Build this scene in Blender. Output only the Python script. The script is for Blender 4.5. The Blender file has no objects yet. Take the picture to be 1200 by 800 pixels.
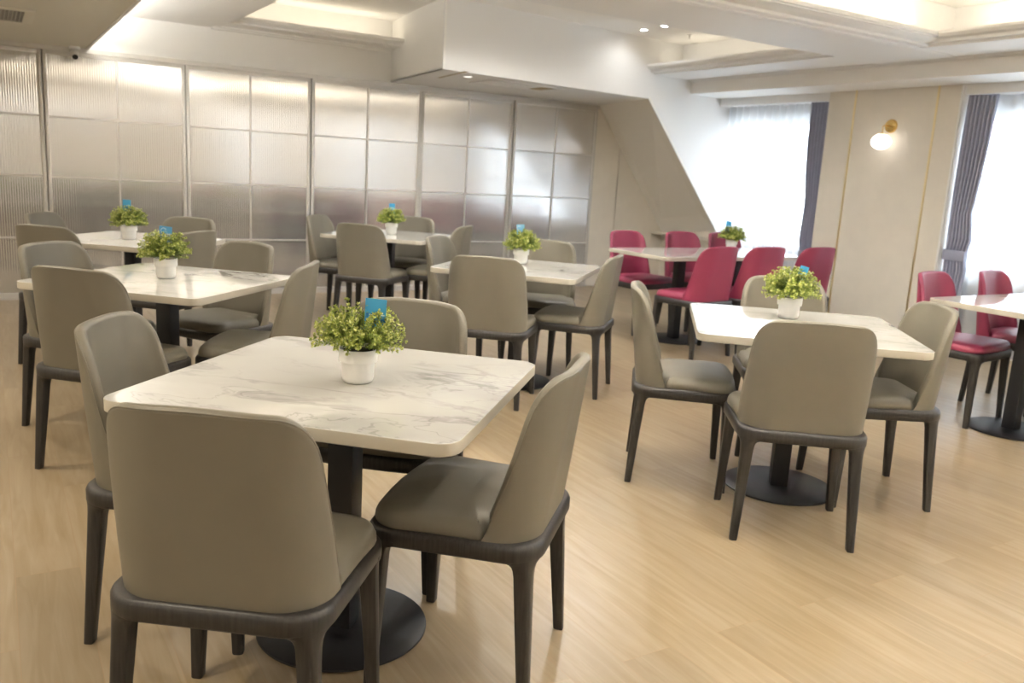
import bpy, bmesh, math, random
from mathutils import Vector, Matrix
R = math.radians
PI = math.pi
sc = bpy.context.scene
col = sc.collection

# ------------------------------------------------------------------ helpers
def link(o, parent=None):
    col.objects.link(o)
    if parent is not None:
        o.parent = parent
    return o

def tag(o, label=None, cat=None, group=None, kind=None):
    if label: o['label'] = label
    if cat: o['category'] = cat
    if group: o['group'] = group
    if kind: o['kind'] = kind
    return o

def mesh(name, verts, faces, mat=None, smooth=False, sharp=None):
    me = bpy.data.meshes.new(name)
    me.from_pydata([tuple(v) for v in verts], [], faces)
    bm = bmesh.new(); bm.from_mesh(me)
    bmesh.ops.recalc_face_normals(bm, faces=bm.faces)
    bm.to_mesh(me); bm.free()
    if mat is not None:
        for m in (mat if isinstance(mat, (list, tuple)) else [mat]):
            me.materials.append(m)
    if smooth:
        for p in me.polygons: p.use_smooth = True
        if sharp is not None:
            me.set_sharp_from_angle(angle=R(sharp))
    return me

def obj(name, me, parent=None, loc=None, rot=None):
    o = bpy.data.objects.new(name, me)
    if loc is not None: o.location = loc
    if rot is not None: o.rotation_euler = rot
    return link(o, parent)

def empty(name, loc=(0, 0, 0), rz=0.0):
    o = bpy.data.objects.new(name, None)
    o.empty_display_size = 0.05
    o.location = loc; o.rotation_euler = (0, 0, rz)
    return link(o)

class MB:
    """collects shapes into one vertex / face list"""
    def __init__(s): s.v = []; s.f = []
    def add(s, vs, fs):
        b = len(s.v); s.v += [tuple(q) for q in vs]
        s.f += [tuple(b + i for i in f) for f in fs]; return s
    def box(s, a, b):
        x0, y0, z0 = a; x1, y1, z1 = b
        return s.add([(x0,y0,z0),(x1,y0,z0),(x1,y1,z0),(x0,y1,z0),(x0,y0,z1),(x1,y0,z1),(x1,y1,z1),(x0,y1,z1)],
            [(0,3,2,1),(4,5,6,7),(0,1,5,4),(1,2,6,5),(2,3,7,6),(3,0,4,7)])
    def loft(s, rings, cap=True, closed=True):
        b = len(s.v); n = len(rings[0])
        for r in rings: s.v += [tuple(q) for q in r]
        for i in range(len(rings) - 1):
            for j in range(n if closed else n - 1):
                k = (j + 1) % n
                s.f.append((b+i*n+j, b+i*n+k, b+(i+1)*n+k, b+(i+1)*n+j))
        if cap:
            s.f.append(tuple(b + j for j in range(n))[::-1])
            s.f.append(tuple(b + (len(rings)-1)*n + j for j in range(n)))
        return s
    def lathe(s, prof, n=32, c=(0, 0, 0)):
        rings = [[(c[0]+r*math.cos(2*PI*k/n), c[1]+r*math.sin(2*PI*k/n), c[2]+z) for k in range(n)] for r, z in prof]
        return s.loft(rings)
    def tube(s, pts, r, n=10):
        pts = [Vector(p) for p in pts]; rings = []
        up = Vector((0, 0, 1))
        t0 = (pts[1]-pts[0]).normalized()
        a = t0.cross(up)
        if a.length < 1e-3: a = t0.cross(Vector((1, 0, 0)))
        a.normalize()
        for i, p in enumerate(pts):
            t = ((pts[min(i+1, len(pts)-1)] - pts[max(i-1, 0)])).normalized()
            a = (a - t*a.dot(t)).normalized(); b = t.cross(a)
            rr = r[i] if isinstance(r, (list, tuple)) else r
            rings.append([p + a*rr*math.cos(2*PI*k/n) + b*rr*math.sin(2*PI*k/n) for k in range(n)])
        return s.loft(rings)
    def prism(s, poly, ext):
        """poly: list of 3-D points, ext: extrusion vector"""
        n = len(poly); e = Vector(ext)
        return s.add([Vector(p) for p in poly] + [Vector(p)+e for p in poly],
            [tuple(range(n))[::-1], tuple(range(n, 2*n))] + [(i, (i+1) % n, n+(i+1) % n, n+i) for i in range(n)])
    def build(s, name, mat, parent=None, smooth=False, sharp=35, bevel=0, loc=None):
        me = mesh(name, s.v, s.f, mat, smooth, sharp)
        if bevel:
            bm = bmesh.new(); bm.from_mesh(me)
            bmesh.ops.bevel(bm, geom=[e for e in bm.edges if len(e.link_faces) == 2 and e.calc_face_angle(0) > R(40)],
                            offset=bevel, segments=2, affect='EDGES', profile=0.6)
            bm.to_mesh(me); bm.free()
            for p in me.polygons: p.use_smooth = True
            me.set_sharp_from_angle(angle=R(45))
        return obj(name, me, parent, loc)

# ------------------------------------------------------------------ materials
def mat_base(name):
    m = bpy.data.materials.new(name); m.use_nodes = True
    nt = m.node_tree; b = nt.nodes['Principled BSDF']
    return m, nt, b

def P(name, color, rough=0.5, metal=0.0, spec=0.5, noise=0.0, nscale=30.0, bump=0.0, bscale=200.0, coat=0.0):
    m, nt, b = mat_base(name)
    b.inputs['Base Color'].default_value = (*color, 1)
    b.inputs['Roughness'].default_value = rough
    b.inputs['Metallic'].default_value = metal
    b.inputs['Specular IOR Level'].default_value = spec
    b.inputs['Coat Weight'].default_value = coat
    if noise or bump:
        tc = nt.nodes.new('ShaderNodeTexCoord')
    if noise:
        n = nt.nodes.new('ShaderNodeTexNoise'); n.inputs['Scale'].default_value = nscale
        n.inputs['Detail'].default_value = 4
        nt.links.new(tc.outputs['Object'], n.inputs['Vector'])
        mx = nt.nodes.new('ShaderNodeMix'); mx.data_type = 'RGBA'
        mx.inputs[6].default_value = (*[c*(1-noise) for c in color], 1)
        mx.inputs[7].default_value = (*[min(1, c*(1+noise)) for c in color], 1)
        nt.links.new(n.outputs['Fac'], mx.inputs[0])
        nt.links.new(mx.outputs[2], b.inputs['Base Color'])
    if bump:
        n2 = nt.nodes.new('ShaderNodeTexNoise'); n2.inputs['Scale'].default_value = bscale
        n2.inputs['Detail'].default_value = 3
        nt.links.new(tc.outputs['Object'], n2.inputs['Vector'])
        bp = nt.nodes.new('ShaderNodeBump'); bp.inputs['Strength'].default_value = bump
        bp.inputs['Distance'].default_value = 0.002
        nt.links.new(n2.outputs['Fac'], bp.inputs['Height'])
        nt.links.new(bp.outputs['Normal'], b.inputs['Normal'])
    return m

M = {}
M['leather'] = P('taupe_leather', (0.158, 0.143, 0.108), 0.46, noise=0.04, nscale=14, bump=0.12, bscale=900)
M['pink'] = P('raspberry_leather', (0.24, 0.029, 0.068), 0.42, noise=0.05, nscale=14, bump=0.10, bscale=900)
M['pot'] = P('white_pot', (0.80, 0.79, 0.76), 0.35)
M['black'] = P('black_powder_coat', (0.012, 0.012, 0.014), 0.42, bump=0.15, bscale=700)
M['soil'] = P('dark_soil', (0.03, 0.022, 0.014), 0.9, noise=0.4, nscale=90)
M['plaster'] = P('cream_paint', (0.88, 0.865, 0.83), 0.65)
M['white'] = P('white_paint', (0.82, 0.815, 0.80), 0.6)
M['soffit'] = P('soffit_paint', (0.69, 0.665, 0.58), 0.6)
M['panel'] = P('beige_wallpaper', (0.76, 0.715, 0.63), 0.55, noise=0.06, nscale=7)
M['tan'] = P('tan_paint', (0.89, 0.865, 0.81), 0.6)
M['gold'] = P('brushed_gold', (0.86, 0.74, 0.46), 0.32, metal=1.0)
M['brass'] = P('polished_brass', (0.80, 0.55, 0.20), 0.18, metal=1.0)
M['alu'] = P('satin_aluminium', (0.62, 0.60, 0.57), 0.38, metal=0.55)
M['drape'] = P('slate_fabric', (0.34, 0.36, 0.47), 0.75, noise=0.12, nscale=60)
M['wframe'] = P('white_frame', (0.8, 0.8, 0.8), 0.4)
M['grille'] = P('vent_grey', (0.42, 0.40, 0.37), 0.5)
M['dark'] = P('dark_void', (0.03, 0.03, 0.03), 0.8)
M['brownvoid'] = P('recess_tan', (0.42, 0.33, 0.19), 0.7)
M['whiteplastic'] = P('white_plastic', (0.75, 0.74, 0.72), 0.35)
M['facade'] = P('pale_facade', (0.55, 0.56, 0.58), 0.8)
M['facadeglass'] = P('facade_windows', (0.25, 0.28, 0.33), 0.2)
M['redsign'] = P('red_sign', (0.55, 0.10, 0.07), 0.5)

def wood():
    m, nt, b = mat_base('dark_ash_wood')
    tc = nt.nodes.new('ShaderNodeTexCoord'); mp = nt.nodes.new('ShaderNodeMapping')
    mp.inputs['Scale'].default_value = (90, 90, 6)
    n = nt.nodes.new('ShaderNodeTexNoise'); n.inputs['Scale'].default_value = 1.5; n.inputs['Detail'].default_value = 5
    cr = nt.nodes.new('ShaderNodeValToRGB')
    cr.color_ramp.elements[0].position = 0.3; cr.color_ramp.elements[0].color = (0.013, 0.0115, 0.0108, 1)
    cr.color_ramp.elements[1].position = 0.75; cr.color_ramp.elements[1].color = (0.036, 0.032, 0.029, 1)
    nt.links.new(tc.outputs['Object'], mp.inputs['Vector']); nt.links.new(mp.outputs['Vector'], n.inputs['Vector'])
    nt.links.new(n.outputs['Fac'], cr.inputs['Fac']); nt.links.new(cr.outputs['Color'], b.inputs['Base Color'])
    b.inputs['Roughness'].default_value = 0.42
    return m
M['wood'] = wood()

def marble():
    m, nt, b = mat_base('white_marble')
    N = nt.nodes.new; L = nt.links.new
    tc = N('ShaderNodeTexCoord'); oi = N('ShaderNodeObjectInfo')
    off = N('ShaderNodeVectorMath'); off.operation = 'SCALE'; off.inputs[0].default_value = (17, 23, 0)
    L(oi.outputs['Random'], off.inputs['Scale'])
    ad = N('ShaderNodeVectorMath'); ad.operation = 'ADD'
    L(tc.outputs['Object'], ad.inputs[0]); L(off.outputs['Vector'], ad.inputs[1])
    rot = N('ShaderNodeMapping'); rot.inputs['Rotation'].default_value = (0, 0, R(62)); rot.inputs['Scale'].default_value = (1.0, 2.0, 1.0)
    L(ad.outputs['Vector'], rot.inputs['Vector'])
    # warped ridged noise -> thin veins
    w = N('ShaderNodeTexNoise'); w.inputs['Scale'].default_value = 2.2; w.inputs['Detail'].default_value = 4
    L(rot.outputs['Vector'], w.inputs['Vector'])
    wm = N('ShaderNodeVectorMath'); wm.operation = 'MULTIPLY_ADD'; wm.inputs[1].default_value = (0.55, 0.55, 0); 
    L(w.outputs['Color'], wm.inputs[0]); L(rot.outputs['Vector'], wm.inputs[2])
    def vein(scale, width, lo):
        n = N('ShaderNodeTexNoise'); n.inputs['Scale'].default_value = scale; n.inputs['Detail'].default_value = 5
        n.inputs['Roughness'].default_value = 0.55
        L(wm.outputs['Vector'], n.inputs['Vector'])
        s = N('ShaderNodeMath'); s.operation = 'SUBTRACT'; s.inputs[1].default_value = 0.5; L(n.outputs['Fac'], s.inputs[0])
        a = N('ShaderNodeMath'); a.operation = 'ABSOLUTE'; L(s.outputs[0], a.inputs[0])
        mr = N('ShaderNodeMapRange'); mr.interpolation_type = 'SMOOTHSTEP'
        mr.inputs['From Min'].default_value = 0; mr.inputs['From Max'].default_value = width
        mr.inputs['To Min'].default_value = lo; mr.inputs['To Max'].default_value = 0
        L(a.outputs[0], mr.inputs['Value']); return mr.outputs['Result']
    v1 = vein(1.5, 0.026, 0.75); v2 = vein(3.2, 0.016, 0.45); v3 = vein(1.1, 0.12, 0.34)
    # patchy mask
    k = N('ShaderNodeTexNoise'); k.inputs['Scale'].default_value = 2.0; k.inputs['Detail'].default_value = 2
    L(ad.outputs['Vector'], k.inputs['Vector'])
    km = N('ShaderNodeMapRange'); km.inputs['From Min'].default_value = 0.40; km.inputs['From Max'].default_value = 0.62
    L(k.outputs['Fac'], km.inputs['Value'])
    s1 = N('ShaderNodeMath'); s1.operation = 'ADD'; L(v1, s1.inputs[0]); L(v2, s1.inputs[1])
    s2 = N('ShaderNodeMath'); s2.operation = 'ADD'; L(s1.outputs[0], s2.inputs[0]); L(v3, s2.inputs[1])
    s3 = N('ShaderNodeMath'); s3.operation = 'MULTIPLY'; s3.use_clamp = True; L(s2.outputs[0], s3.inputs[0]); L(km.outputs['Result'], s3.inputs[1])
    mx = N('ShaderNodeMix'); mx.data_type = 'RGBA'
    mx.inputs[6].default_value = (0.535, 0.523, 0.490, 1); mx.inputs[7].default_value = (0.27, 0.265, 0.25, 1)
    L(s3.outputs[0], mx.inputs[0]); L(mx.outputs[2], b.inputs['Base Color'])
    b.inputs['Roughness'].default_value = 0.05
    b.inputs['Specular IOR Level'].default_value = 0.75
    return m
M['marble'] = marble()
M['marble_edge'] = P('shaded_ivory_edge', (0.44, 0.405, 0.33), 0.35)  # ivory edge, its colour darkened to carry the shade on the sides

def floor_mat():
    m, nt, b = mat_base('oak_planks')
    N = nt.nodes.new; L = nt.links.new
    tc = N('ShaderNodeTexCoord')
    mp = N('ShaderNodeMapping'); mp.inputs['Rotation'].default_value = (0, 0, R(90))
    L(tc.outputs['Object'], mp.inputs['Vector'])
    br = N('ShaderNodeTexBrick'); br.offset = 0.37; br.offset_frequency = 2
    br.inputs['Scale'].default_value = 1.0; br.inputs['Brick Width'].default_value = 1.22; br.inputs['Row Height'].default_value = 0.182
    br.inputs['Mortar Size'].default_value = 0.0012; br.inputs['Mortar Smooth'].default_value = 0.3; br.inputs['Bias'].default_value = 0
    br.inputs['Color1'].default_value = (0.0, 0.0, 0.0, 1); br.inputs['Color2'].default_value = (1, 1, 1, 1); br.inputs['Mortar'].default_value = (0.5, 0.5, 0.5, 1)
    L(mp.outputs['Vector'], br.inputs['Vector'])
    g = N('ShaderNodeMapping'); g.inputs['Scale'].default_value = (1.3, 16, 1)
    L(mp.outputs['Vector'], g.inputs['Vector'])
    sh = N('ShaderNodeVectorMath'); sh.operation = 'MULTIPLY_ADD'; sh.inputs[1].default_value = (5, 9, 0)
    L(br.outputs['Color'], sh.inputs[0]); L(g.outputs['Vector'], sh.inputs[2])
    n = N('ShaderNodeTexNoise'); n.inputs['Scale'].default_value = 1.6; n.inputs['Detail'].default_value = 7; n.inputs['Distortion'].default_value = 1.1
    L(sh.outputs['Vector'], n.inputs['Vector'])
    cr = N('ShaderNodeValToRGB')
    cr.color_ramp.elements[0].position = 0.28; cr.color_ramp.elements[0].color = (0.245, 0.180, 0.099, 1)
    cr.color_ramp.elements[1].position = 0.72; cr.color_ramp.elements[1].color = (0.325, 0.257, 0.170, 1)
    L(n.outputs['Fac'], cr.inputs['Fac'])
    tone = N('ShaderNodeMix'); tone.data_type = 'RGBA'; tone.blend_type = 'MULTIPLY'; tone.inputs[0].default_value = 1.0
    tr = N('ShaderNodeMapRange'); tr.inputs['To Min'].default_value = 0.90; tr.inputs['To Max'].default_value = 1.06
    L(br.outputs['Color'], tr.inputs['Value'])
    L(cr.outputs['Color'], tone.inputs[6]); L(tr.outputs['Result'], tone.inputs[7])
    gap = N('ShaderNodeMix'); gap.data_type = 'RGBA'; gap.inputs[7].default_value = (0.30, 0.19, 0.10, 1)
    gf = N('ShaderNodeMath'); gf.operation = 'MULTIPLY'; gf.inputs[1].default_value = 0.55
    L(br.outputs['Fac'], gf.inputs[0]); L(gf.outputs[0], gap.inputs[0]); L(tone.outputs[2], gap.inputs[6])
    L(gap.outputs[2], b.inputs['Base Color'])
    b.inputs['Roughness'].default_value = 0.34
    b.inputs['Specular IOR Level'].default_value = 0.5
    bp = N('ShaderNodeBump'); bp.inputs['Strength'].default_value = 0.05; bp.inputs['Distance'].default_value = 0.002
    L(n.outputs['Fac'], bp.inputs['Height']); L(bp.outputs['Normal'], b.inputs['Normal'])
    return m
M['floor'] = floor_mat()

def fluted():
    m, nt, b = mat_base('fluted_polycarbonate')
    b.inputs['Base Color'].default_value = (0.70, 0.695, 0.69, 1)
    b.inputs['Metallic'].default_value = 0.80
    b.inputs['Roughness'].default_value = 0.085
    return m
M['fluted'] = fluted()

def sheer():
    m = bpy.data.materials.new('sheer_voile'); m.use_nodes = True
    nt = m.node_tree; nt.nodes.clear(); N = nt.nodes.new; L = nt.links.new
    out = N('ShaderNodeOutputMaterial')
    t = N('ShaderNodeBsdfTransparent'); tl = N('ShaderNodeBsdfTranslucent'); d = N('ShaderNodeBsdfDiffuse')
    tl.inputs['Color'].default_value = (0.62, 0.63, 0.65, 1); d.inputs['Color'].default_value = (0.85, 0.86, 0.88, 1)
    a = N('ShaderNodeMixShader'); a.inputs[0].default_value = 0.4; L(tl.outputs[0], a.inputs[1]); L(d.outputs[0], a.inputs[2])
    lw = N('ShaderNodeLayerWeight'); lw.inputs['Blend'].default_value = 0.5
    mr = N('ShaderNodeMapRange'); mr.inputs['To Min'].default_value = 0.76; mr.inputs['To Max'].default_value = 1.0
    L(lw.outputs['Facing'], mr.inputs['Value'])
    f = N('ShaderNodeMixShader'); L(mr.outputs['Result'], f.inputs[0]); L(t.outputs[0], f.inputs[1]); L(a.outputs[0], f.inputs[2])
    L(f.outputs[0], out.inputs['Surface'])
    return m
M['sheer'] = sheer()

def glass():
    m = bpy.data.materials.new('window_glass'); m.use_nodes = True
    nt = m.node_tree; nt.nodes.clear(); N = nt.nodes.new; L = nt.links.new
    out = N('ShaderNodeOutputMaterial')
    t = N('ShaderNodeBsdfTransparent'); t.inputs['Color'].default_value = (0.95, 0.97, 0.97, 1)
    g = N('ShaderNodeBsdfGlossy'); g.inputs['Roughness'].default_value = 0.02
    fr = N('ShaderNodeFresnel'); fr.inputs['IOR'].default_value = 1.45
    f = N('ShaderNodeMixShader'); L(fr.outputs[0], f.inputs[0]); L(t.outputs[0], f.inputs[1]); L(g.outputs[0], f.inputs[2])
    L(f.outputs[0], out.inputs['Surface'])
    return m
M['glass'] = glass()

def emit(name, color, s):
    m, nt, b = mat_base(name)
    b.inputs['Base Color'].default_value = (0.9, 0.9, 0.9, 1)
    b.inputs['Emission Color'].default_value = (*color, 1)
    b.inputs['Emission Strength'].default_value = s
    return m
M['globe'] = emit('opal_globe', (1.0, 0.93, 0.86), 0.8)
M['lamp'] = emit('downlight_lens', (1.0, 0.97, 0.92), 12.0)

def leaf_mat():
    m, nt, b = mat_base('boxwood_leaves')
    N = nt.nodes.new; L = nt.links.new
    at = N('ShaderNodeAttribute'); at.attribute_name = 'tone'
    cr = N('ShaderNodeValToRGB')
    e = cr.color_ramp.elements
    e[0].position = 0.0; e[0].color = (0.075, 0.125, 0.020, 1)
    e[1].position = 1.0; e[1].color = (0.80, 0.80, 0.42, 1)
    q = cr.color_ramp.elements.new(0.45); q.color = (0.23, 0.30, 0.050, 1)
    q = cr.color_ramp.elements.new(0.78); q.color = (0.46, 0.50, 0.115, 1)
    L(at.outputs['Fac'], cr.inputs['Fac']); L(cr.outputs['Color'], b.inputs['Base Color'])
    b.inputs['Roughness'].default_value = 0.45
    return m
M['leaf'] = leaf_mat()

def card_mat(name, c1, c2, c3):
    m, nt, b = mat_base(name)
    N = nt.nodes.new; L = nt.links.new
    tc = N('ShaderNodeTexCoord'); n = N('ShaderNodeTexNoise'); n.inputs['Scale'].default_value = 55; n.inputs['Detail'].default_value = 3
    L(tc.outputs['Object'], n.inputs['Vector'])
    sp = N('ShaderNodeSeparateXYZ'); L(tc.outputs['Object'], sp.inputs[0])
    lo = N('ShaderNodeMath'); lo.operation = 'LESS_THAN'; lo.inputs[1].default_value = 0.048; L(sp.outputs['Z'], lo.inputs[0])
    cr = N('ShaderNodeValToRGB'); cr.color_ramp.elements[0].position = 0.42; cr.color_ramp.elements[0].color = (*c2, 1)
    cr.color_ramp.elements[1].position = 0.58; cr.color_ramp.elements[1].color = (*c3, 1)
    L(n.outputs['Fac'], cr.inputs['Fac'])
    mx = N('ShaderNodeMix'); mx.data_type = 'RGBA'; mx.inputs[6].default_value = (*c1, 1)
    L(lo.outputs[0], mx.inputs[0]); L(cr.outputs['Color'], mx.inputs[7]); L(mx.outputs[2], b.inputs['Base Color'])
    b.inputs['Roughness'].default_value = 0.4
    return m
M['card'] = card_mat('blue_card', (0.055, 0.33, 0.60), (0.03, 0.18, 0.40), (0.12, 0.42, 0.62))
M['card2'] = card_mat('blue_card_swirl', (0.08, 0.30, 0.55), (0.05, 0.22, 0.45), (0.55, 0.68, 0.80))
M['card3'] = card_mat('pale_blue_card', (0.20, 0.46, 0.68), (0.14, 0.36, 0.58), (0.25, 0.50, 0.70))
M['ink'] = P('white_print', (0.8, 0.85, 0.88), 0.5)

# ------------------------------------------------------------------ camera
cd = bpy.data.cameras.new('camera'); cam = bpy.data.objects.new('camera', cd); col.objects.link(cam)
rx, uy, fz = ((0.85634187, -0.51329142, 0.05666149), (0.05291879, 0.1963678, 0.97910127), (0.51369077, 0.83544695, -0.19532073))
m4 = Matrix(((rx[0], uy[0], -fz[0], 0), (rx[1], uy[1], -fz[1], 0), (rx[2], uy[2], -fz[2], 1.337), (0, 0, 0, 1)))
cam.matrix_world = m4
cd.sensor_width = 36; cd.lens = 998.6 / 1200 * 36; cd.clip_start = 0.05
cd.dof.use_dof = True; cd.dof.focus_distance = 2.35; cd.dof.aperture_fstop = 4.5
sc.camera = cam

# ------------------------------------------------------------------ the setting
def struct(name, mb, mat, bevel=0, smooth=False):
    o = mb.build(name, mat, bevel=bevel, smooth=smooth); o['kind'] = 'structure'; return o

XL, YB = -3.2, -4.2          # left wall, wall behind the camera
XW = 7.1                     # window-wall pillars
YP = 8.5                     # partition plane
ZC = 2.76                    # coffer ceilings
struct('floor', MB().box((XL-.1, YB-.1, -0.1), (7.7, 8.9, 0.0)), M['floor'])
struct('ceiling', MB().box((XL-.1, YB-.1, ZC), (7.7, 8.9, ZC+.1)), M['plaster'])
struct('wall_left', MB().box((XL-.1, YB, 0), (XL, 8.9, ZC)), M['plaster'])
struct('wall_rear', MB().box((XL, YB-.1, 0), (7.7, YB, ZC)), M['plaster'])
# wall behind and above the partition
struct('wall_back', MB().box((XL, YP+.12, 0), (7.7, YP+.3, ZC)), M['tan'])
struct('wall_header', MB().box((XL, YP-.005, 2.155), (6.25, YP+.12, ZC)), M['plaster'])

# panels of the partition -------------------------------------------------
def fluted_pane(x0, x1, z0, z1, y):
    pitch, amp, seg = 0.0185, 0.0006, 8
    n = max(8, int((x1-x0)/pitch)*seg)
    vs = []; fs = []
    for i in range(n+1):
        x = x0+(x1-x0)*i/n; yy = y - amp*math.cos(2*PI*i/seg)
        vs += [(x, yy, z0), (x, yy, z1)]
        if i: fs.append((2*i-2, 2*i, 2*i+1, 2*i-1))
    b = len(vs)
    vs += [(x0, y+.02, z0), (x1, y+.02, z0), (x1, y+.02, z1), (x0, y+.02, z1)]
    fs += [(b, b+3, b+2, b+1), (0, 1, b+3, b), (2*n, b+1, b+2, 2*n+1)]
    me = mesh('fluted_pane', vs, fs, M['fluted'], True, 40)
    return me
xs = [-1.87, -0.73, 0.419, 1.566, 2.743, 3.936, 5.073, 6.232]
for i in range(len(xs)-1):
    x0, x1 = xs[i]+.004, xs[i+1]-.004
    y = YP if i % 2 else YP-.012
    d = empty('door_%d' % (i+1), ((x0+x1)/2, y, 0)); d['kind'] = 'structure'
    def loc(mb): 
        mb.v = [(a-(x0+x1)/2, b-y, c) for a, b, c in mb.v]; return mb
    f = MB()
    for a in (x0, x1-.030): f.box((a, y-.012, .02), (a+.030, y+.03, 2.118))
    f.box((x0+.03, y-.010, .02), (x1-.03, y+.03, .055)); f.box((x0+.03, y-.010, 2.085), (x1-.03, y+.03, 2.118))
    loc(f).build('door_frame', M['alu'], d, bevel=.002)
    b = MB()
    for z in (.535, 1.065, 1.575): b.box((x0+.03, y-.008, z-.0065), (x1-.03, y+.004, z+.0065))
    xm = (x0+x1)/2
    loc(b).build('cross_bars', M['alu'], d)
    loc(MB().box((xm-.0065, y-.009, .055), (xm+.0065, y+.003, 2.085))).build('centre_bar', M['alu'], d)
    me = fluted_pane(x0+.03-(x0+x1)/2, x1-.03-(x0+x1)/2, .055, 2.085, 0.004)
    obj('fluted_pane', me, d)
struct('trim_1', MB().box((XL, YP-.03, 0.0), (6.24, YP+.06, .02)).box((XL, YP-.035, 2.118), (6.24, YP+.06, 2.157)), M['alu'])
struct('wall_return', MB().box((6.236, YP-.01, 0), (6.60, YP+.12, 2.2)).box((6.612, YP-.01, 0), (7.6, YP+.12, 2.2)), M['panel'])

# dropped bulkhead on the right with the sloped underside -----------------
A0 = (3.38, 6.89); A1 = (5.95, 7.23); A2 = (7.27, 7.40); A3 = (7.6, 7.445)
B0 = (3.58, YP); B1 = (6.25, YP); B2 = (7.40, YP)
ZS = 2.165
fr = [(*A0, ZS), (*A1, ZS), (*A2, .79), (*A2, 0), (*A3, 0), (*A3, ZC), (*A0, ZC)]
struct('wall_bulkhead', MB().prism(fr, (-.002, .02, 0)), M['white'])
struct('wall_bulkhead_side', MB().prism([(*A0, ZS), (*B0, ZS), (*B0, ZC), (*A0, ZC)], (.02, .002, 0)), M['plaster'])
struct('ceiling_bulkhead', MB().prism([(*A0, ZS), (*A1, ZS), (*B1, ZS), (*B0, ZS)], (0, 0, .02)), M['white'])
struct('ceiling_slope', MB().prism([(*A1, ZS+.004), (*A2, .79), (*B2, .67), (*B1, ZS+.004)], (.02, .0, .015)), M['tan'])
struct('wall_knee', MB().prism([(*A2, .80), (*A2, 0), (*B2, 0), (*B2, .68)], (.03, 0, 0)).box((7.22, 7.41, .66), (7.42, YP, .69)), M['panel'])

# low soffit on the left and the raised ceiling next to it -----------------
struct('ceiling_soffit', MB().box((XL, YB, 2.157), (.76, YP-.005, 2.19)), M['soffit'])
struct('trim_2', MB().box((.752, YB, 2.150), (.772, YP-.006, 2.20)), M['white'])
struct('ceiling_left', MB().box((XL, YB, 2.47), (1.86, YP-.006, ZC-.001)), M['plaster'])

def run(profile, start, direction, inward, length):
    """cornice: profile = (out, z) points, swept along direction from start"""
    d = Vector(direction).normalized(); n = Vector(inward).normalized(); s = Vector(start)
    poly = [s + n*o + Vector((0, 0, z)) for o, z in profile]
    return poly, d*length
LIP = [(0, 0), (0, .02), (.05, .02), (.05, .045), (.085, .05), (.10, .07), (.10, .09), (.085, .09), (.085, .06), (-.35, .06), (-.35, 0)]
def cornice(name, start, direction, inward, length, mat='plaster', prof=LIP):
    poly, e = run(prof, start, direction, inward, length)
    struct(name, MB().prism(poly, e), M[mat])
# left edge of the first coffer (runs along Y) and back edge along the header
cornice('trim_3', (1.86, YB, 2.469), (0, 1, 0), (1, 0, 0), YP-YB-.25)
BACK = [(0, 0), (.06, 0), (.06, .012), (.12, .012), (.12, .024), (.36, .024), (.36, .04), (.41, .044), (.44, .06), (.44, .085), (.425, .085), (.425, .05), (0, .05)]
cornice('trim_4', (1.80, YP-.006, 2.455), (1, 0, 0), (0, -1, 0), 1.76, prof=BACK)

# window side border, fascia and its cornices
struct('ceiling_border', MB().box((6.42, YB, 2.415), (7.6, 7.38, ZC-.001)), M['white'])
struct('wall_fascia', MB().box((6.60, YB, 2.275), (7.6, 7.36, 2.42)), M['plaster'])
struct('trim_5', MB().prism([(6.60, YB, 2.395), (6.57, YB, 2.395), (6.57, YB, 2.405), (6.53, YB, 2.405), (6.53, YB, 2.42), (6.60, YB, 2.42)], (0, 11.55, 0)), M['white'])
BORD = [(0, 0), (.42, 0), (.42, .018), (.47, .018), (.47, .04), (.51, .05), (.53, .07), (.53, .09), (.51, .09), (.51, .055), (0, .055)]
cornice('trim_6', (6.42, YB, 2.412), (0, 1, 0), (-1, 0, 0), 4.22-YB, 'white', BORD)
cornice('trim_7', (6.42, 4.92, 2.412), (0, 1, 0), (-1, 0, 0), 2.36, 'white', BORD)
# cross beam with a cornice on each side
struct('ceiling_beam', MB().box((1.9, 4.22, 2.405), (6.5, 4.92, ZC-.001)), M['white'])
BEAM = [(0, 0), (.03, 0), (.03, .012), (.10, .012), (.10, .03), (.17, .036), (.21, .055), (.24, .062), (.24, .09), (.225, .09), (.225, .05), (0, .05)]
cornice('trim_8', (1.9, 4.22, 2.407), (1, 0, 0), (0, -1, 0), 4.52, 'white', BEAM)
cornice('trim_9', (1.9, 4.92, 2.412), (1, 0, 0), (0, 1, 0), 4.52, 'white', [(o*.4, z) for o, z in BEAM])
struct('ceiling_beam_rear', MB().box((1.9, -.6, 2.405), (6.5, .1, ZC-.001)), M['white'])

cornice('trim_16', (1.9, .1, 2.407), (1, 0, 0), (0, 1, 0), 4.52, 'white', BEAM)
# window wall: pillars, sills, windows -------------------------------------
bays = [(5.86, 7.42), (2.55, 4.49), (-1.0, 1.2)]
pil = [(4.49, 5.86), (1.2, 2.55), (YB, -1.0)]
wm = MB()
for a, b in pil: wm.box((XW, a, 0), (7.6, b, 2.28))
struct('wall_window', wm, M['panel'])
sm = MB()
for a, b in bays:
    sm.box((7.36, a, 0), (7.6, b, .66)); sm.box((7.36, a, 2.06), (7.6, b, 2.28))
struct('wall_sill', sm, M['plaster'])
struct('trim_10', MB().box((XW-.006, 5.545, .0), (XW+.004, 5.562, 2.276)), M['gold'])
struct('trim_11', MB().box((XW-.006, 4.700, .0), (XW+.004, 4.717, 2.276)), M['gold'])
struct('trim_12', MB().box((XW-.012, 4.478, 0), (XW+.30, 4.496, 2.276)), M['white'])
struct('trim_13', MB().box((XW+.02, 5.858, 2.195), (7.36, 7.40, 2.277)), M['white'])
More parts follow.
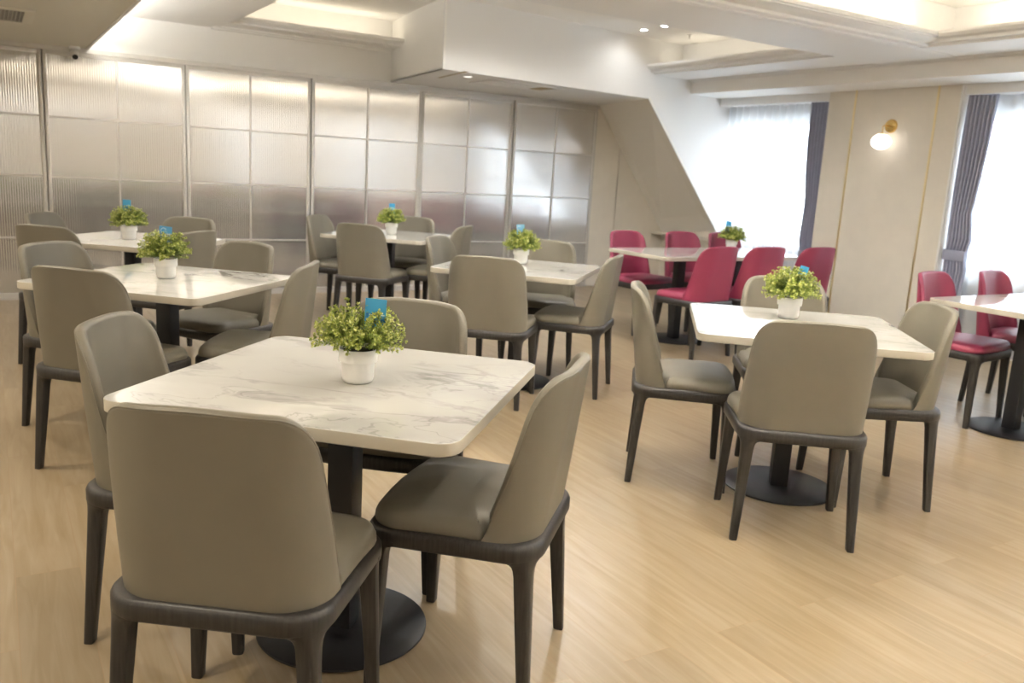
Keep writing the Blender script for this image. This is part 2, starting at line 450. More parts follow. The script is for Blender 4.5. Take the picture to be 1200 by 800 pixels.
struct('trim_14', MB().box((XW+.02, 2.55, 2.195), (7.36, 4.478, 2.277)), M['white'])
struct('trim_15', MB().box((XW+.02, -1.0, 2.195), (7.36, 1.2, 2.277)), M['white'])
struct('baseboard_right', MB().box((XW-.012, 4.50, 0), (XW, 5.85, .08)), M['white'])
for i, (a, b) in enumerate(bays):
    w = empty('window_%d' % (i+1), (7.5, (a+b)/2, .66)); w['kind'] = 'structure'
    h = (b-a)/2; f = MB()
    for y0, y1 in ((-h, -h+.05), (h-.05, h), (-.025, .025)): f.box((-.03, y0, 0), (.03, y1, 1.40))
    for z0, z1 in ((0, .05), (1.35, 1.40), (.52, .56)): f.box((-.028, -h+.05, z0), (.028, h-.05, z1))
    f.build('window_frame', M['wframe'], w)
    MB().box((-.003, -h+.05, .05), (.003, h-.05, 1.35)).build('window_pane', M['glass'], w)

# ------------------------------------------------------------------ curtains
def sheet(rows, mat, name, parent=None, thick=0.0):
    """rows: list of rows of points"""
    n = len(rows[0]); vs = [p for r in rows for p in r]; fs = []
    for i in range(len(rows)-1):
        for j in range(n-1):
            fs.append((i*n+j, i*n+j+1, (i+1)*n+j+1, (i+1)*n+j))
    me = bpy.data.meshes.new(name); me.from_pydata(vs, [], fs); me.materials.append(mat)
    for p in me.polygons: p.use_smooth = True
    o = obj(name, me, parent)
    if thick:
        md = o.modifiers.new('thickness', 'SOLIDIFY'); md.thickness = thick
    return o

def sheer_curtain(y0, y1, label, amp=.029, pitch=.105, seed=1):
    rnd = random.Random(seed); root = None
    n = int((y1-y0)/pitch*14); rows = []
    ph = [rnd.uniform(-.6, .6) for _ in range(200)]
    for zi in range(13):
        z = 2.195-(2.195-.02)*zi/12; k = zi/12; row = []
        for j in range(n+1):
            y = y0+(y1-y0)*j/n; t = (y-y0)/pitch
            a = amp*(.75+.5*k); i = int(t)
            p = ph[i]*(1-(t-i))+ph[i+1]*(t-i)
            row.append((7.275+a*math.sin(2*PI*t+p*(.3+k)) + .006*math.sin(5*t+2*k), y, z))
        rows.append(row)
    o = sheet(rows, M['sheer'], 'sheer_curtain')
    return tag(o, label, 'curtain')
sheer_curtain(5.90, 7.40, 'white sheer curtain over the far window left of the wall lamp', seed=2)
sheer_curtain(2.60, 4.42, 'white sheer curtain over the window at the right edge of the photo', pitch=.19, amp=.034, seed=5)
o = sheer_curtain(-.95, 1.15, None, pitch=.15, seed=7)
del o['category']
o.parent = bpy.data.objects['window_3']; o.matrix_parent_inverse = Matrix.Translation((-7.5, -.1, -.66))

def drape(yout, sgn, wtop, wtie, wbot, ztie, label, n=7):
    """pleated drape; yout = fixed outer edge, spreading in direction sgn"""
    root = empty('drape', (7.16, yout, 0))
    rows = []
    prof = [(2.19, wtop), (2.12, wtop*.97), (1.8, wtop*.93), (1.5, wtop*.85), (1.2, wtop*.72), (ztie+.14, wtie*1.18), (ztie, wtie), (ztie-.12, wtie*1.12), (ztie-.4, wbot*.95), (.02, wbot)]
    # interpolate to more rows
    zs = []
    for a, b in zip(prof, prof[1:]):
        for k in range(5): zs.append((a[0]+(b[0]-a[0])*k/5, a[1]+(b[1]-a[1])*k/5))
    zs.append(prof[-1])
    m = n*12
    for z, w in zs:
        row = []
        for j in range(m+1):
            t = j/m
            amp = .021*min(1, (w/wtop)**.6) * (1 if z < 2.1 else .7)
            row.append((amp*math.sin(2*PI*n*t+.5*math.sin(3*z)) , sgn*w*t, z))
        rows.append(row)
    sheet(rows, M['drape'], 'drape_cloth', root, .004)
    t = MB(); ring = []
    pts = [(-.024, -.003*sgn), (-.029, sgn*wtie*.5), (-.024, sgn*(wtie+.008)), (.024, sgn*(wtie+.008)), (.026, sgn*wtie*.5), (.024, -.003*sgn)]
    t.loft([[(x, y, ztie-.045-y*sgn*.25*0) for x, y in pts], [(x*1.1, y, ztie+.0) for x, y in pts], [(x, y, ztie+.045) for x, y in pts]], cap=True)
    t.build('tieback', M['drape'], root, bevel=.004)
    return tag(root, label, 'curtain')
drape(5.872, 1, .255, .17, .18, .66, 'slate grey drape left of the lamp pillar, beside the far sheer curtain', n=6)
drape(4.470, -1, .265, .19, .20, .84, 'slate grey drape tied back at the right of the lamp pillar', n=7)

# ------------------------------------------------------------------ wall lamp
wl = tag(empty('wall_lamp', (XW, 5.13, 1.94)), 'brass wall lamp with a glowing opal globe on the beige pillar', 'lamp')
q = MB(); rings = []
for r, x in ((.062, 0), (.062, -.010), (.054, -.022), (.03, -.026), (.001, -.027)):
    rings.append([(x, r*math.cos(2*PI*k/32), r*math.sin(2*PI*k/32)) for k in range(32)])
q.loft(rings).build('wall_plate', M['brass'], wl, smooth=True)
arm = [(-.02, 0, 0)] + [(-.10-.02*math.sin(R(a)), 0, -.02+.02*math.cos(R(a))) for a in range(0, 91, 15)] + [(-.12, 0, -.075)]
MB().tube(arm, .0045, 10).build('arm', M['brass'], wl, smooth=True)
MB().lathe([(.012, 0), (.042, -.002), (.042, -.008), (.002, -.010)], 32, (-.12, 0, -.072)).build('globe_cap', M['brass'], wl, smooth=True)
gl = [(.001, -.078), (.040, -.080)] + [(.088*math.cos(R(a)), -.147+.072*math.sin(R(a))) for a in range(60, -90, -10)] + [(.001, -.219)]
MB().lathe(gl, 40, (-.12, 0, 0)).build('globe', M['globe'], wl, smooth=True, sharp=60)

# ------------------------------------------------------------------ ceiling fittings
M['dim_lamp'] = emit('dim_downlight_lens', (1.0, 0.97, 0.92), 0.8)
def downlight(x, y, z, label, r=.042, lens='lamp'):
    t = tag(empty('downlight', (x, y, z)), label, 'downlight', 'recessed ceiling downlights')
    MB().lathe([(r*.75, -.001), (r, -.004), (r, 0), (r*.75, .004)], 28).build('trim_ring', M['whiteplastic'], t, smooth=True)
    MB().lathe([(.001, -.0015), (r*.76, -.0015), (r*.76, .002), (.001, .002)], 24).build('lens', M[lens], t)
    return t
downlight(5.53, 6.88, ZC, 'lit ceiling downlight left of the pair beside the far cove')
downlight(5.52, 6.56, ZC, 'lit ceiling downlight right of the pair beside the far cove')
downlight(3.80, 7.22, ZS, 'small lit downlight under the low bulkhead above the partition', .05, 'dim_lamp')
sp = tag(empty('sprinkler', (5.98, 6.72, ZC)), 'small sprinkler head on the ceiling under the pair of downlights', 'sprinkler')
MB().lathe([(.030, 0), (.030, -.004), (.012, -.008), (.010, -.03), (.004, -.032)], 20).build('body', M['alu'], sp, smooth=True)
MB().lathe([(.003, -.03), (.003, -.04), (.018, -.041), (.018, -.044), (.001, -.044)], 16).build('deflector', M['alu'], sp)

cv = tag(empty('ceiling_vent', (.06, 6.78, 2.157)), 'grey grid air vent in the low soffit at the top left corner', 'vent')
f = MB()
for a, b in (((-.36, -.36), (.24, -.30)), ((-.36, .30), (.24, .36)), ((-.36, -.30), (-.30, .30)), ((.18, -.30), (.24, .30))):
    f.box((a[0], a[1], -.010), (b[0], b[1], .0))
f.build('vent_frame', M['soffit'], cv, bevel=.002)
g = MB()
for k in range(22): g.box((-.30+.48*k/22, -.30, -.008), (-.30+.48*k/22+.005, .30, -.002))
for k in range(14): g.box((-.30, -.30+.6*k/14, -.007), (.18, -.30+.6*k/14+.004, -.003))
g.build('grid', M['grille'], cv)
MB().box((-.30, -.30, -.002), (.18, .30, -.0005)).build('duct_opening', M['dark'], cv)

ac = tag(empty('air_conditioner', (4.45, 7.42, ZS)), 'recessed cassette grille in the underside of the low bulkhead', 'air conditioner')
f = MB()
for a, b in (((-.42, -.22), (.42, -.17)), ((-.42, .17), (.42, .22)), ((-.42, -.17), (-.37, .17)), ((.37, -.17), (.42, .17))):
    f.box((a[0], a[1], -.012), (b[0], b[1], 0))
f.build('casing', M['whiteplastic'], ac, bevel=.003)
MB().box((-.37, -.17, -.004), (.37, .17, -.001)).build('air_intake', M['brownvoid'], ac)
g = MB()
for k in range(9): g.box((-.37, -.165+.30*k/8, -.010), (.20, -.15+.30*k/8, -.006))
g.build('louvre', M['whiteplastic'], ac)
sl = tag(empty('slot_diffuser', (3.62, 7.18, ZS), R(83)), 'thin dark slot diffuser in the bulkhead underside beside the small downlight', 'vent')
MB().box((-.38, -.022, -.004), (.38, .022, 0)).build('slot_frame', M['whiteplastic'], sl)
MB().box((-.365, -.010, -.006), (.365, .010, -.0035)).build('slot', M['brownvoid'], sl)

kc = tag(empty('security_camera', (.66, 8.36, 2.157)), 'small white security camera under the soffit at the top of the partition', 'security camera')
MB().lathe([(.045, 0), (.045, -.018), (.036, -.024), (.02, -.026)], 24).build('mount', M['whiteplastic'], kc, smooth=True)
cb = MB(); rr = []
for t, r in ((0, .026), (.01, .032), (.07, .032), (.085, .028)):
    c = Vector((0, .03, -.045)) + Vector((.0, -.85, -.5)).normalized()*t
    ax = Vector((1, 0, 0)); bx = Vector((0, -.5, .85)).normalized()
    rr.append([c+ax*r*math.cos(2*PI*k/20)+bx*r*math.sin(2*PI*k/20) for k in range(20)])
cb.loft(rr).build('body', M['whiteplastic'], kc, smooth=True)
rr2 = [[p + Vector((0, -.85, -.5)).normalized()*.003 for p in [rr[-1][k]*1.0 for k in range(20)]]]
c0 = sum(rr[-1], Vector())/20
ln = MB(); ln.loft([[c0+(p-c0)*.8+Vector((0, -.85, -.5)).normalized()*d for p in rr[-1]] for d in (-.002, .004)])
ln.build('lens', M['black'], kc)

# ------------------------------------------------------------------ tables
def rrect(hx, hy, r, n=8):
    pts = []
    for cx, cy, a0 in ((hx-r, hy-r, 0), (-hx+r, hy-r, 90), (-hx+r, -hy+r, 180), (hx-r, -hy+r, 270)):
        for k in range(n+1):
            a = R(a0+90*k/n); pts.append((cx+r*math.cos(a), cy+r*math.sin(a)))
    return pts
def top_mesh(hx, hy, r=.055, z0=.718, z1=.75):
    mb = MB(); e = .0025
    prof = [(-e, z0), (0, z0+e), (0, z1-e), (-e*.3, z1-e*.3), (-e, z1)]
    base = rrect(hx, hy, r)
    rings = [[(x*(1+o/hx), y*(1+o/hy), z) for x, y in base] for o, z in prof]
    mb.loft(rings)
    me = mesh('tabletop', mb.v, mb.f, [M['marble'], M['marble_edge']], True, 30)
    for p in me.polygons:
        if abs(p.normal.z) < .6: p.material_index = 1
        if abs(p.normal.z) > .98: p.use_smooth = False
    return me
TOP = top_mesh(.45, .45); LONG = top_mesh(.83, .38)
COLM = MB().box((-.0375, -.0375, .012), (.0375, .0375, .712))
PLATE = MB().box((-.2, -.2, .710), (.2, .2, .7185))
BASE = [(.001, 0), (.239, 0), (.245, .003), (.245, .009), (.240, .012), (.06, .014), (.001, .014)]
tcol = COLM.build('column', M['black'], bevel=.004).data
tpl = PLATE.build('mounting_plate', M['black'], bevel=.002).data
tba = MB().lathe(BASE, 64).build('base', M['black'], smooth=True).data
for o in list(col.objects):
    if o.parent is None and o.name in ('column', 'mounting_plate', 'base'): bpy.data.objects.remove(o)
def table(x, y, rz, label, group, long=()):
    t = tag(empty('dining_table', (x, y, 0), rz), label, 'table', group)
    obj('tabletop', LONG if long else TOP, t)
    for dx in (long or (0,)):
        obj('column', tcol, t, (dx, 0, 0)); obj('base', tba, t, (dx, 0, 0)); obj('mounting_plate', tpl, t, (dx, 0, 0))
    return t
GQ = 'square marble tables with grey chairs'
TB = {'A': (.817, 2.189, -44.2, 'square white marble table nearest the camera with a potted plant on it'),
      'B': (.687, 4.255, -44.1, 'square white marble table on the left, second from the camera, behind the nearest table'),
      'C': (2.847, 4.589, -46.4, 'square white marble table in the centre of the room in front of the partition'),
      'D': (3.002, 2.500, -40.5, 'square white marble table on the right reflecting the window, grey chairs around it'),
      'E': (2.912, 6.834, -45.2, 'square marble table in the far middle, closest to the fluted partition'),
      'F': (.791, 6.210, -41.6, 'square marble table at the far left, only its top and black column showing')}
for k, (x, y, a, lb) in TB.items(): table(x, y, R(a), lb, GQ)
table(5.29, 5.43, 0, 'long marble table by the far window with raspberry chairs on both sides', 'long marble tables with raspberry chairs', (-.33, .33))
table(5.51, 2.61, 0, 'long marble table cut off by the right edge of the photo', 'long marble tables with raspberry chairs', (-.40, .31))

# ------------------------------------------------------------------ chairs
ZB, ZT = .436, .862
BP = dict(ab=.230, at=.229, rc=.113, yb=-.213, tilt=.058, S0=.317, S1=.246, cr=.098)
def upath(s, a, rc):
    L = a-rc; sg = 1 if s >= 0 else -1; s = abs(s); tm = R(86)
    if s <= L: return sg*s, 0.0, (0, -1)
    th = (s-L)/rc
    if th <= tm: return sg*(L+rc*math.sin(th)), rc*(1-math.cos(th)), (sg*math.sin(th), -math.cos(th))
    e = s-L-rc*tm
    return sg*(L+rc*math.sin(tm)+e*math.cos(tm)), rc*(1-math.cos(tm))+e*math.sin(tm), (sg*math.sin(tm), -math.cos(tm))
def back_pt(u, v, off=0.0):
    p = BP; H = ZT-ZB; z = ZB+v*H
    S = p['S0']+(p['S1']-p['S0'])*v**.8
    d = (1-v)*H
    if d < p['cr']:
        q = 1-d/p['cr']; S -= p['cr']*(1-math.sqrt(max(0, 1-q*q)))
    a = p['ab']+(p['at']-p['ab'])*v + .006*math.sin(PI*v)
    x, y, n = upath(u*S, a, min(p['rc']+.06*v, a))
    y *= (1-.35*v)
    nx, ny = n[0], n[1]*1.0
    return Vector((x-nx*off, p['yb']-p['tilt']*v+y-ny*off, z-.006*u*u*v))
def backrest():
    nu, vv = 32, [0, .08, .18, .3, .42, .54, .66, .76, .84, .89, .925, .955, .975, .99, .9975, 1.0]
    T = .036
    def th(v): return T-.006*v
    W, Hh = nu+1, len(vv)
    outer = [[back_pt(-1+2*i/nu, v) for i in range(W)] for v in vv]
    inner = [[back_pt(-1+2*i/nu, v, th(v)) for i in range(W)] for v in vv]
    mb = MB(); mb.v = [tuple(p) for r in outer for p in r] + [tuple(p) for r in inner for p in r]
    N = W*Hh
    for j in range(Hh-1):
        for i in range(W-1):
            mb.f.append((j*W+i, j*W+i+1, (j+1)*W+i+1, (j+1)*W+i))
            mb.f.append((N+j*W+i, N+(j+1)*W+i, N+(j+1)*W+i+1, N+j*W+i+1))
    # rounded rim: up the left side, along the top, down the right side
    path = [(0, j) for j in range(Hh)] + [(i, Hh-1) for i in range(1, W)] + [(W-1, j) for j in range(Hh-2, -1, -1)]
    mid = Vector((0, -.12, .62)); rims = []
    nseg = 4
    prevpts = []
    rim_centre = []
    for idx, (i, j) in enumerate(path):
        o = outer[j][i]; n = inner[j][i]; c = (o+n)/2
        i0, j0 = path[max(idx-1, 0)]; i1, j1 = path[min(idx+1, len(path)-1)]
        tg = (outer[j1][i1]-outer[j0][i0])
        ax = (o-n); out = ax.cross(tg)
        if out.length < 1e-9: out = c-mid
        out.normalize()
        if out.dot(c-Vector((0, c.y, .55))) < 0 and out.dot(c-mid) < 0: out = -out
        h = ax.length/2; row = []
        for k in range(1, nseg):
            a = PI*k/nseg
            row.append(c+ax*.5*math.cos(a)+out*h*.75*math.sin(a))
        rims.append(row); rim_centre.append((o, out))
    b = len(mb.v)
    for r in rims: mb.v += [tuple(p) for p in r]
    m = nseg-1
    for idx in range(len(path)-1):
        (i0, j0), (i1, j1) = path[idx], path[idx+1]
        c0 = [j0*W+i0] + [b+idx*m+k for k in range(m)] + [N+j0*W+i0]
        c1 = [j1*W+i1] + [b+(idx+1)*m+k for k in range(m)] + [N+j1*W+i1]
        for k in range(nseg): mb.f.append((c0[k], c0[k+1], c1[k+1], c1[k]))
    # bottom closing strip
    for i in range(W-1): mb.f.append((i, i+1, N+i+1, N+i))
    pip = MB().tube([o+ou*.004-(o-Vector(inner[j][i])).normalized()*.002 for (o, ou), (i, j) in zip(rim_centre, path)][1:-1], .0022, 6)
    return mb, pip
def outline(hw_r, hw_f, yr, yf, rr, rf, n=7, bow=.012):
    """rounded trapezoid, counter-clockwise, from rear-left"""
    pts = []
    def arc(cx, cy, r, a0, a1):
        for k in range(n+1):
            a = R(a0+(a1-a0)*k/n); pts.append((cx+r*math.cos(a), cy+r*math.sin(a)))
    arc(-hw_r+rr, yr+rr, rr, 180, 270)
    arc(hw_r-rr, yr+rr, rr, 270, 360)
    arc(hw_f-rf, yf-rf, rf, 0, 90)
    for t in (.25, .5, .75):
        pts.append(((hw_f-rf)*(1-2*t), yf+bow*(1-(2*t-1)**2)))
    arc(-hw_f+rf, yf-rf, rf, 90, 180)
    return pts
def ofs(pts, d, c=(0, 0)):
    """inward offset of an outline along vertex normals"""
    n = len(pts); out = []
    for i in range(n):
        a = Vector(pts[i-1]); b = Vector(pts[(i+1) % n]); t = (b-a).normalized()
        out.append((pts[i][0]-t.y*d*1.0, pts[i][1]+t.x*d*1.0))
    return out
HR, HF, YR, YF = .241, .254, -.229, .226
def frame_mesh():
    o = outline(HR, HF, YR, YF, .088, .070)
    mb = MB(); b = 0
    secs = [(0.006, .400), (0, .407), (0, .436), (.0045, .444), (.010, .4475), (.042, .447), (.046, .440), (.046, .408), (.04, .400)]
    rings = [[(x, y, z) for x, y in ofs(o, d)] for d, z in secs]
    n = len(o); m = len(rings)
    mb.v = [p for r in rings for p in r]
    for i in range(m):
        for j in range(n):
            k = (j+1) % n; i2 = (i+1) % m
            mb.f.append((i*n+j, i*n+k, i2*n+k, i2*n+j))
    return mb
def seat_mesh():
    """cushion: narrow between the wings of the backrest, full width in front of them"""
    nw, yw = .184, -.084
    def arc(cx, cy, r, a0, a1, n=6):
        return [(cx+r*math.cos(R(a0+(a1-a0)*k/n)), cy+r*math.sin(R(a0+(a1-a0)*k/n))) for k in range(n+1)]
    hw0, hw1 = .2285, HF-.011
    half = arc(nw-.05, -.178+.05, .05, 270, 360) + [(nw, yw-.008), (nw+.006, yw)] + arc(hw0-.014, yw+.014, .014, 270, 360, 5) + [(hw0+.006, .05)] + arc(hw1-.080, YF-.010-.080, .080, 0, 90, 8) + [(.08, YF-.002)]
    o = half + [(0, YF+.001)] + [(-x, y) for x, y in half[::-1]]
    secs = [(.014, .434), (.003, .440), (-.003, .453), (-.002, .468), (.006, .484), (.018, .492)]
    mb = MB(); rings = [[(x, y, z) for x, y in ofs(o, d)] for d, z in secs]
    base = ofs(o, .018)
    for f, w, z in ((.90, .35, .4975), (.76, .75, .5015), (.52, 1, .504), (.25, 1, .505)):
        ring = []
        for x, y in base:
            an = math.atan2(y-.02, x); ca, sa = math.cos(an), math.sin(an)
            k = (abs(ca/.185)**3.2+abs(sa/.185)**3.2)**(-1/3.2)
            ring.append(((x*(1-w)+k*ca*w)*f, ((y-.02)*(1-w)+k*sa*w)*f+.02, z))
        rings.append(ring)
    mb.loft(rings); return mb
def leg_mesh(sx, front):
    """tapered leg whose outer faces stay flush with the frame corner"""
    rc = .070 if front else .088
    e = rc*(1-.7071)                                   # corner point of the frame, inward of its virtual corner
    tx, ty = (HF-e, YF-e) if front else (HR-e, YR+e)
    fx, fy = (.238+.011, .2035+.011) if front else (.2205+.011, -.2165-.011)
    sy = 1 if front else -1
    secs = [(0, .026, .009), (.004, .029, .010), (.18, .0365, .013), (.33, .043, .017), (.362, .045, .020), (.378, .0485, .026), (.388, .054, .034), (.395, .063, .045), (.399, .076, .058), (.403, .090, .068), (.415, .094, .070)]
    mb = MB(); rings = []
    for z, s, ro in secs:
        k = min(1, z/.40); g = ro*(1-.7071); cx = fx+(tx-fx)*k+g-.003*(1-k); cy = fy+(ty-fy)*k+sy*(g-.003*(1-k))
        pts = []
        def arc(px, py, r, a0, a1, n):
            for q in range(n+1):
                a = R(a0+(a1-a0)*q/n); pts.append((px+r*math.cos(a), py+r*math.sin(a)))
        # local coords: outer corner at (0,0), inside towards (-s,-s)
        r = min(.006, s*.2)
        arc(-ro, -ro, ro, 0, 90, 5); arc(-s+r, -r, r, 90, 180, 2); arc(-s+r, -s+r, r, 180, 270, 2); arc(-r, -s+r, r, 270, 360, 2)
        rings.append([(sx*(cx+x), cy+sy*y, z) for x, y in pts])
    mb.loft(rings); return mb
bmb, pmb = backrest()
def chair_meshes(mat):
    d = {}
    d['backrest'] = mesh('backrest', bmb.v, bmb.f, mat, True, 60)
    d['piping'] = mesh('piping', pmb.v, pmb.f, mat, True)
    s = seat_mesh(); d['seat'] = mesh('seat', s.v, s.f, mat, True, 60)
    return d
CM = {'grey': chair_meshes(M['leather']), 'pink': chair_meshes(M['pink'])}
fm = frame_mesh(); FR = mesh('seat_frame', fm.v, fm.f, M['wood'], True, 50)
LG = [mesh('leg', q.v, q.f, M['wood'], True, 40) for q in [leg_mesh(sx, fr_) for sx in (-1, 1) for fr_ in (0, 1)]]
def make_chair(kind):
    t = empty('dining_chair')
    obj('seat', CM[kind]['seat'], t)
    b = obj('backrest', CM[kind]['backrest'], t); obj('piping', CM[kind]['piping'], b)
    obj('seat_frame', FR, t)
    for l in LG: obj('leg', l, t)
    return t
def dup(root):
    r = root.copy(); col.objects.link(r)
    for ch in list(root.children):
        c = ch.copy(); col.objects.link(c); c.parent = r
        for g in ch.children:
            e = g.copy(); col.objects.link(e); e.parent = c
    return r
proto = {}
def chair(kind, x, y, a, label, group):
    if kind not in proto: o = proto[kind] = make_chair(kind)
    else: o = dup(proto[kind])
    o.location = (x, y, 0); o.rotation_euler = (0, 0, R(a))
    tag(o, label, 'chair', group)
G1 = 'taupe chairs around the square tables'; G2 = 'raspberry chairs around the long tables'
for x, y, a, lb in [
    (0.460, 1.808, -37.5, 'taupe leather chair nearest the camera, its back turned to us, at the nearest table'),
    (0.461, 2.480, -120.5, 'taupe leather chair on the left side of the nearest table, inner backrest showing'),
    (1.088, 1.905, 44.0, 'taupe leather chair at the right side of the nearest table, turned side-on'),
    (1.097, 2.568, 136.0, 'taupe leather chair at the far side of the nearest table, behind its plant'),
    (0.414, 3.921, -44.1, 'taupe chair with its broad back towards us at the second left table'),
    (0.385, 4.570, -136.6, 'taupe chair left of the second left table, behind the one showing its broad back'),
    (1.040, 3.985, 60.0, 'taupe chair right of the second left table, backrest rising behind the nearest tabletop'),
    (1.008, 4.689, 119.0, 'taupe chair behind the second left table, its backrest mirrored in the marble'),
    (2.485, 4.285, -42.0, 'taupe chair with its back to us at the centre table'),
    (2.773, 5.154, -138.6, 'taupe chair at the left of the centre table, partly hidden by the back-turned chair'),
    (3.115, 4.334, 42.0, 'taupe chair at the right of the centre table, side-on with all its legs in view'),
    (3.240, 4.922, 142.4, 'taupe chair behind the centre table, right of its plant'),
    (2.675, 2.187, -38.5, 'taupe chair with its back to us in front of the right-hand square table'),
    (2.688, 2.852, -129.5, 'taupe chair on the left side of the right-hand square table, seat lit by the window'),
    (3.329, 2.315, 57.5, 'taupe chair on the right side of the right-hand square table, beside the long table'),
    (3.452, 2.918, 145.0, 'taupe chair behind the plant of the right-hand square table'),
    (2.620, 6.513, -50.5, 'taupe chair with its back to us at the table closest to the partition'),
    (2.576, 7.126, -135.3, 'taupe chair at the left end of the table closest to the partition'),
    (3.235, 6.545, 43.4, 'taupe chair at the right of the table closest to the partition'),
    (3.199, 7.178, 133.0, 'taupe chair behind the table closest to the partition, backrest beside the plant'),
    (0.404, 5.947, -42.8, 'taupe chair at the near left of the far left table, above the second left table'),
    (0.480, 6.740, -124.0, 'taupe chair at the outer left of the far left table, lowest against the partition'),
    (0.919, 5.675, 41.7, 'taupe chair right of the far left table, behind the second left plant'),
    (1.101, 6.505, 138.3, 'taupe chair behind the far left table, against the fluted partition'),
]: chair('grey', x, y, a, lb, G1)
for x, y, a, lb in [
    (4.700, 4.945, 6.0, 'raspberry chair at the near side of the long window table, leftmost of three'),
    (5.235, 4.950, 0.0, 'raspberry chair at the near side of the long window table, middle one of three'),
    (5.840, 4.950, 1.0, 'raspberry chair at the near side of the long window table, next to the pillar'),
    (4.917, 5.880, 186.0, 'raspberry chair at the far side of the long window table, leftmost of three'),
    (5.565, 5.885, 181.0, 'raspberry chair at the far side of the long window table, left of its plant'),
    (6.095, 5.870, 182.0, 'raspberry chair at the far side of the long window table, below the sheer curtain'),
    (5.070, 2.970, 188.0, 'raspberry chair under the tied drape, left one at the table cut off by the photo'),
    (5.735, 2.975, 188.0, 'raspberry chair in front of the right-hand sheer curtain at the cut-off table'),
    (5.190, 2.185, 0.0, 'raspberry chair at the right photo edge, only seat corner and front leg visible'),
]: chair('pink', x, y, a, lb, G2)

# ------------------------------------------------------------------ plants and cards
def foliage(seed, leafk=1.0):
    rnd = random.Random(seed); vs = []; fs = []; tones = []
    def leaf(p, d, up, ln, wd, tone):
        d = d.normalized(); s = d.cross(up)
        if s.length < 1e-4: s = d.cross(Vector((1, 0, 0)))
        s.normalize(); n = s.cross(d)
        b = len(vs)
        pts = [p, p+d*ln*.35+s*wd*.5+n*ln*.06, p+d*ln*.75+s*wd*.42+n*ln*.04, p+d*ln-n*ln*.05, p+d*ln*.75-s*wd*.42+n*ln*.04, p+d*ln*.35-s*wd*.5+n*ln*.06]
        vs.extend(tuple(q) for q in pts); fs.append((b, b+1, b+2, b+3)); fs.append((b, b+3, b+4, b+5))
        tones.extend([tone]*6)
    for k in range(230):
        az = rnd.uniform(0, 2*PI); el = math.asin(rnd.uniform(0, 1.0)) if k > 26 else rnd.uniform(-.18, .2)
        dr = Vector((math.cos(az)*math.cos(el), math.sin(az)*math.cos(el), math.sin(el)))
        rad = rnd.uniform(.78, 1.06)
        tip = Vector((dr.x*.118*rad, dr.y*.118*rad, .114+dr.z*.108*rad))
        base = Vector((dr.x*.03, dr.y*.03, .095+.02*rnd.random()))
        bend = Vector((rnd.uniform(-.012, .012), rnd.uniform(-.012, .012), rnd.uniform(-.004, .016)))
        nn = 9; prev = base
        for i in range(1, nn+1):
            t = i/nn; p = base.lerp(tip, t) + bend*math.sin(PI*t)
            ax = (p-prev).normalized()
            # stem sliver
            s = ax.cross(Vector((0, 0, 1)));
            if s.length < 1e-3: s = Vector((1, 0, 0))
            s = s.normalized()*.0008; b = len(vs)
            vs.extend([tuple(prev-s), tuple(prev+s), tuple(p+s), tuple(p-s)]); fs.append((b, b+1, b+2, b+3)); tones.extend([.15]*4)
            if t > .3:
                rot = rnd.uniform(0, 2*PI)
                for q in range(3):
                    a = rot+q*2*PI/3
                    u = ax.cross(Vector((.3, .2, 1))).normalized(); w = ax.cross(u)
                    d = ax*rnd.uniform(.45, .9)+(u*math.cos(a)+w*math.sin(a))*rnd.uniform(.7, 1.0)
                    ln = rnd.uniform(.0085, .0135)*leafk
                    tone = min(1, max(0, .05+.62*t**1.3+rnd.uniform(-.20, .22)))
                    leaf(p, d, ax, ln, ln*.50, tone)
            prev = p
        for q in range(4):
            a = q*PI/2+rnd.random(); u = ax.cross(Vector((.3, .2, 1))).normalized(); w = ax.cross(u)
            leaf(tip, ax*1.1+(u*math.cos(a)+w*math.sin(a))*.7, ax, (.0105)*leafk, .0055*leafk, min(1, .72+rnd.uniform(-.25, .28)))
    me = bpy.data.meshes.new('foliage'); me.from_pydata(vs, [], fs); me.materials.append(M['leaf'])
    at = me.attributes.new('tone', 'FLOAT', 'POINT'); at.data.foreach_set('value', tones)
    return me
FOL = [foliage(11), foliage(23, 1.1)]
potp = [(.001, 0), (.034, 0), (.040, .004), (.0435, .014), (.0450, .055), (.0465, .057), (.0510, .058), (.0520, .061), (.0525, .092), (.0515, .0935), (.0490, .0935), (.0470, .085), (.001, .084)]
pm = MB().lathe(potp, 48); POT = mesh('pot', pm.v, pm.f, M['pot'], True, 40)
sm_ = MB().lathe([(.001, .080), (.0475, .080), (.0475, .0865), (.001, .088)], 24); SOIL = mesh('soil', sm_.v, sm_.f, M['soil'])
def plant(x, y, rz, label, v=0, s=1.0):
    t = tag(empty('potted_plant', (x, y, .7505), R(rz)), label, 'plant', 'potted plants on the tables')
    t.scale = (s, s, s)
    obj('pot', POT, t); obj('soil', SOIL, t); obj('foliage', FOL[v], t)
